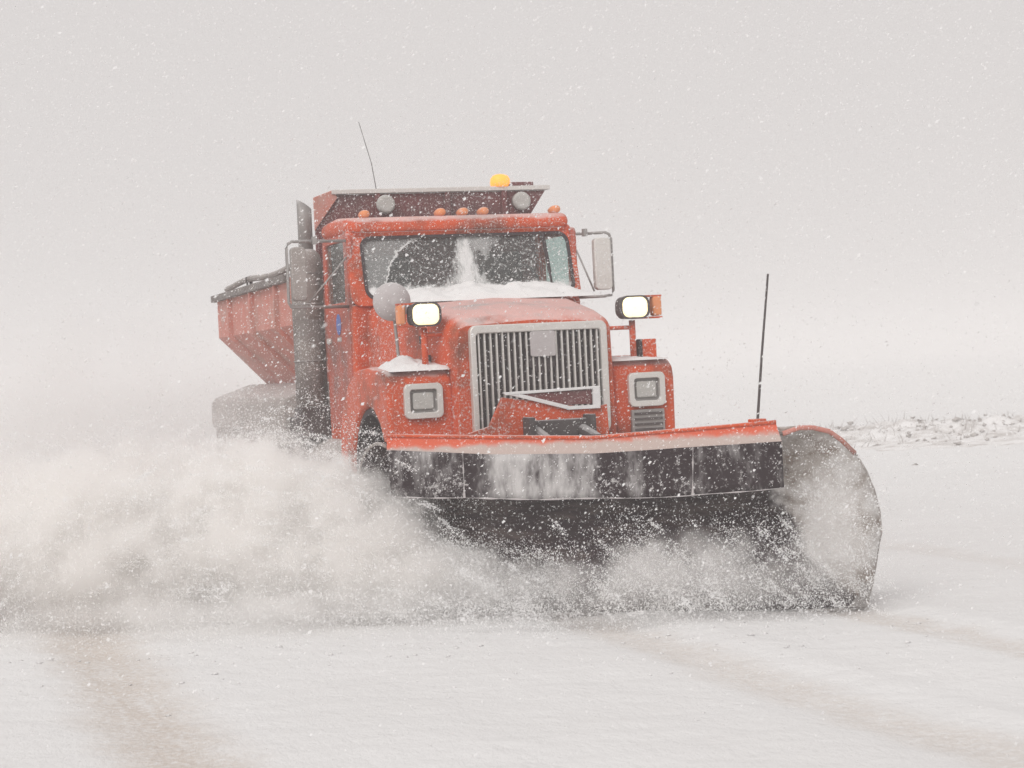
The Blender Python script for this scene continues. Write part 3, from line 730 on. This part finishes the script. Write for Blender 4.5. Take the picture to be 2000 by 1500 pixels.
# back ribs
for k in (.1, .3, .5, .7, .9):
    x, y = -1.5+2.3*k, -1.25-1.6*k
    bx('blade_rib', 'orange', blade, x-.02, x+.02, y, y+.22, .1, 1.1, .005)

# ------------------------------------------------------------------ snow in the air
def w2(u, v, z): p = TRUCK + Lx*u + Bx*v; return (p.x, p.y, z)
def tloc(P):   # truck-local array -> world
    return np.stack([TRUCK.x+Lx.x*P[:,0]+Bx.x*P[:,1], TRUCK.y+Lx.y*P[:,0]+Bx.y*P[:,1], P[:,2]], 1)

# puffs of thrown powder: centre (world x, y, z), radii, peak density
def puff_mat(name, dens, nscale, seed, sharp):
    m = bpy.data.materials.new(name); m.use_nodes = True; t = m.node_tree; t.nodes.clear()
    o = N(t, 'ShaderNodeOutputMaterial'); pv = N(t, 'ShaderNodeVolumePrincipled')
    pv.inputs['Color'].default_value = (.990, .981, .972, 1); pv.inputs['Anisotropy'].default_value = .2
    tc = N(t, 'ShaderNodeTexCoord')
    ln = N(t, 'ShaderNodeVectorMath', operation='LENGTH'); t.links.new(tc.outputs['Object'], ln.inputs[0])
    ge = N(t, 'ShaderNodeNewGeometry')
    mp = N(t, 'ShaderNodeMapping'); t.links.new(ge.outputs['Position'], mp.inputs[0]); mp.inputs['Location'].default_value = (seed*3.1, seed*1.7, seed)
    n = noise(t, nscale*1.25, 6, .68, vec=mp.outputs[0])
    r = math_(t, 'SUBTRACT', 1.0, ln.outputs['Value'])
    # erode the edge with noise so it breaks into billows
    e = math_(t, 'ADD', r, math_(t, 'MULTIPLY', math_(t, 'SUBTRACT', n, .54), 1.9))
    sz = N(t, 'ShaderNodeSeparateXYZ'); t.links.new(ge.outputs['Position'], sz.inputs[0])
    low = math_(t, 'ADD', .05, math_(t, 'MULTIPLY', smooth(t, sz.outputs[2], -.06, .55), .95))
    dn = math_(t, 'MULTIPLY', math_(t, 'MULTIPLY', smooth(t, e, 0.0, sharp), smooth(t, r, 0, .25)), low)
    t.links.new(math_(t, 'MULTIPLY', dn, dens), pv.inputs['Density'])
    t.links.new(pv.outputs[0], o.inputs['Volume'])
    try: m.volume_intersection_method
    except Exception: pass
    return m
plume = bpy.data.objects.new('snow_plume', None); COL.objects.link(plume); plume['kind'] = 'stuff'; plume['category'] = 'snow spray'
plume['label'] = 'cloud of powder snow thrown sideways off the plow blade'
def puff(c, rad, dens, ns=1.6, seed=0, sharp=.5, rot=0):
    bm = B(); bmesh.ops.create_icosphere(bm, subdivisions=3, radius=1.0)
    o = link('powder_cloud', bm, puff_mat('blown_powder', dens, ns, seed, sharp)); o.location = c; o.scale = rad; o.rotation_euler = (0, rot, 0)
    o.parent = plume; return o
PUFFS = [  # world coords; the throw off the left end of the blade
 ((-1.45, 15.45, .40), (1.42, .80, .92), 11.0, 2.3, 1, .30, R(29)),
 ((-2.75, 15.9, .48), (1.60, 1.0, .98), 9.0, 1.9, 2, .34, R(4)),
 ((-4.4, 16.2, .45), (2.0, 1.3, .95), 5.0, 1.6, 7, .4, R(-6)),
 ((-.35, 15.1, .10), (1.3, .55, .42), 8.0, 3.0, 3, .35, R(10)),
 ((1.0, 14.2, .06), (1.35, .45, .58), 4.5, 3.2, 4, .5, R(-4)),
 ((2.15, 14.4, .42), (.36, .34, .72), 3.5, 3.5, 5, .5, 0),
 ((-4.2, 20.0, 1.1), (2.8, 4.0, 1.7), .38, .8, 6, .9, 0),
 ((-2.0, 14.75, .04), (3.0, 1.1, .26), 9.0, 1.6, 8, .9, 0),
]
for c, r_, dn, ns, sd_, sh, ro in PUFFS: puff(c, r_, dn, ns, sd_, sh, ro)

# grains in the throw
def ell_pts(n, c, rad, rot, power=.5, shell=0):
    d = rng.normal(size=(n, 3)); d /= np.linalg.norm(d, axis=1)[:, None]
    r_ = rng.uniform(shell, 1, n)**power * (1 + .18*rng.normal(size=n)*(1 if shell == 0 else .6))
    p = d*r_[:, None]*np.array(rad)
    c_, s_ = math.cos(rot), math.sin(rot)
    x = p[:,0]*c_ + p[:,2]*s_; z = -p[:,0]*s_ + p[:,2]*c_
    return np.stack([x, p[:,1], z], 1) + np.array(c)
G = []
for (c, r_, dn, ns, sd_, sh, ro), n in zip(PUFFS, (90000, 90000, 50000, 36000, 40000, 8000, 9000, 26000)):
    G.append(ell_pts(n, c, r_, ro, .45))
G = np.concatenate(G)
# torn clumps and streaks: knots of grains strung along the throw
K = []
for (c, r_, dn, ns, sd_, sh, ro), n in zip(PUFFS[:6], (1700, 1500, 700, 700, 420, 90)):
    cc = ell_pts(n, c, [q*.97 for q in r_], ro, .30)
    for p in cc:
        k = int(rng.gamma(1.4, 45)) + 8; sg = rng.uniform(.008, .035)
        d = np.array((-.9, rng.normal()*.2, .32 - .38*max(-1.5, -(p[0]+1.2)) + rng.normal()*.22)); d /= np.linalg.norm(d)
        q = p + rng.normal(size=(k, 3))*sg + d*(rng.normal(size=(k, 1))*sg*4.5)
        K.append(q)
K = np.concatenate(K)
nn = np.array([fbm(p[0], p[2]+p[1]*.5, 2.2, 4) for p in G[:, :3]])
G = G[(G[:, 2] > GZ) & (nn > rng.uniform(-.8, .5, len(G)))]
G = np.concatenate([G, K[K[:, 2] > GZ]])
gr = flakes('snow_grains', G, rng.gamma(3, .00095, len(G))+.0013, M['flake']); gr.parent = plume; del gr['kind']

# snow falling everywhere between the camera and the truck and past it
n = 170000
y = 4.0 + 19*rng.uniform(0, 1, n)**(1/2.6); x = rng.uniform(-1, 1, n)*(.30*y+1.0); z = GZ + rng.uniform(0, 1, n)*(2.2+.26*y)
x[:70] = rng.uniform(-1.6, 1.6, 70); y[:70] = rng.uniform(5, 9, 70); z[:70] = rng.uniform(.3, 3.2, 70)
P = np.stack([x, y, z], 1)
sz = (rng.gamma(2.2, .0011, n)+.0014)*np.clip(y/13, .45, 1.0)
sz[:70] = rng.uniform(.003, .0055, 70)
u_ = (P - np.array(TRUCK)) @ np.array(Lx); v_ = (P - np.array(TRUCK)) @ np.array(Bx)
keep = ~((np.abs(u_) < 1.15) & (v_ > 1.9) & (P[:, 2] < 3.2))
st = np.array((-.75, .2, -.6)); st /= np.linalg.norm(st)
flakes('falling_snow', P[keep], sz[keep], M['flake'], (st, .7))

# low ploughed-up bank along the verge
def bank_z(x, y):
    yc = 40.5 - .42*(x-6); q = (y-yc)/2.6
    e = math.exp(-q*q)*min(1, max(0, (x-4.2)/3))
    return ground_z(x, y) + e*(.24 + .18*fbm(x, y, .8) + .13*fbm(x, y, 2.6, 5)) - .02
bxs = np.arange(3.5, 26, .11)
BV = [(x, 40.5-.42*(x-6)+dy, bank_z(x, 40.5-.42*(x-6)+dy)) for dy in np.arange(-6, 6.01, .2) for x in bxs]; nb_ = len(bxs)
BF = [(j*nb_+i, j*nb_+i+1, (j+1)*nb_+i+1, (j+1)*nb_+i) for j in range(60) for i in range(nb_-1)]
me = bpy.data.meshes.new('snow_bank'); me.from_pydata(BV, [], BF); me.shade_smooth()
m, t, b = nmat('bank_snow'); bn = math_(t, 'MULTIPLY', smooth(t, noise(t, 2.6, 6, .75), .38, .66), .7)
t.links.new(mixc(t, bn, SNOWC, (.42, .385, .36)), b.inputs['Base Color']); b.inputs['Roughness'].default_value = .9
me.materials.append(m); o = bpy.data.objects.new('snow_bank', me); COL.objects.link(o); o['kind'] = 'structure'
o['label'] = 'low lumpy snow bank along the far roadside at right'; o['category'] = 'snow bank'
# stubble and clods along the far verge
m, t, b = nmat('dead_stubble'); t.links.new(mixc(t, noise(t, 3, 4), (.24, .215, .20), (.66, .63, .61)), b.inputs['Base Color']); b.inputs['Roughness'].default_value = .9
V, Tt = [], []
def clod(x, y, s):
    z = bank_z(x, y); k = len(V)
    d = rng.normal(size=(6, 3)); base = np.array([(1,0,0), (-1,0,0), (0,1,0), (0,-1,0), (0,0,1), (0,0,-1)], float)
    pts = (base + .35*d)*s*np.array((1.3, 1, .7)) + (x, y, z+s*.3)
    V.extend(pts); Tt.extend([(k+a, k+b_, k+c_) for a, b_, c_ in ((0,2,4), (2,1,4), (1,3,4), (3,0,4), (2,0,5), (1,2,5), (3,1,5), (0,3,5))])
for _ in range(2600):
    x = rng.uniform(4.8, 22); y0 = 40.5 - .42*(x-6) + rng.normal()*1.8
    if fbm(x, y0, .5) < -.15 or rng.uniform() > min(1, (x-4.5)/3): continue
    clod(x, y0, rng.gamma(2, .008)+.008)
for x, y in ((6.1, 32), (7.9, 30), (4.3, 33)): clod(x, y, .05)
lump_v, lump_t = [], []
def lump(x, y, s_):
    z = ground_z(x, y); k = len(lump_v); base = np.array([(1,0,0), (-1,0,0), (0,1,0), (0,-1,0), (0,0,1), (0,0,-1)], float)
    lump_v.extend((base + .3*rng.normal(size=(6, 3)))*s_*np.array((1.3, 1, .6)) + (x, y, z+s_*.2)); lump_t.extend([(k+a, k+b_, k+c_) for a, b_, c_ in ((0,2,4), (2,1,4), (1,3,4), (3,0,4), (2,0,5), (1,2,5), (3,1,5), (0,3,5))])
for _ in range(350):
    k = rng.uniform(); x = 2.6 - 6*k + rng.normal()*.3; y = 14.0 - abs(rng.normal())*.9; lump(x, y, rng.gamma(1.6, .003)+.002)
for _ in range(120): lump(rng.uniform(-4, 4), rng.uniform(7.5, 14), rng.gamma(1.5, .003)+.002)
lo = tris_object('snow_lumps', np.array(lump_v), np.array(lump_t), M['snow']); lo['label'] = 'small loose lumps of snow thrown onto the road ahead of the blade'; lo['category'] = 'snow lumps'
tris_object('stubble', np.array(V), np.array(Tt), m)
# thin stalks
V, Tt = [], []
for _ in range(900):
    x = rng.uniform(5, 22); y = 40.5 - .42*(x-6) + rng.normal()*1.8; z = bank_z(x, y); h = rng.uniform(.05, .22); k = len(V); a = rng.normal(size=2)*.08
    V.extend([(x-.008, y, z), (x+.008, y, z), (x, y+.012, z), (x+a[0], y+a[1], z+h)]); Tt.extend([(k, k+1, k+3), (k+1, k+2, k+3), (k+2, k, k+3)])
tris_object('weeds', np.array(V), np.array(Tt), m)

# ------------------------------------------------------------------ haze
m = bpy.data.materials.new('blizzard_air'); m.use_nodes = True; t = m.node_tree; t.nodes.clear()
o = N(t, 'ShaderNodeOutputMaterial'); pv = N(t, 'ShaderNodeVolumePrincipled'); pv.inputs['Color'].default_value = (.985, .978, .974, 1); pv.inputs['Density'].default_value = .0047; pv.inputs['Anisotropy'].default_value = 0
t.links.new(pv.outputs[0], o.inputs['Volume'])
bm = B(); box(bm, -900, 900, -120, 1600, GZ-6, 9.5)
hz = link('haze', bm, m); hz['kind'] = 'stuff'

for nm, lb, ct in (('ground', 'snow covered road with faint tan wheel tracks', 'road'), ('falling_snow', 'small white flakes blowing through the air around the truck', 'snowfall'),
                   ('stubble', 'dark clods and stubble poking through snow on the far verge at right', 'stubble'), ('weeds', 'thin dead stalks standing among the clods on the far verge', 'weeds'), ('haze', 'pale blizzard air hiding the horizon', 'haze')):
    o = bpy.data.objects[nm]; o['label'] = lb; o['category'] = ct
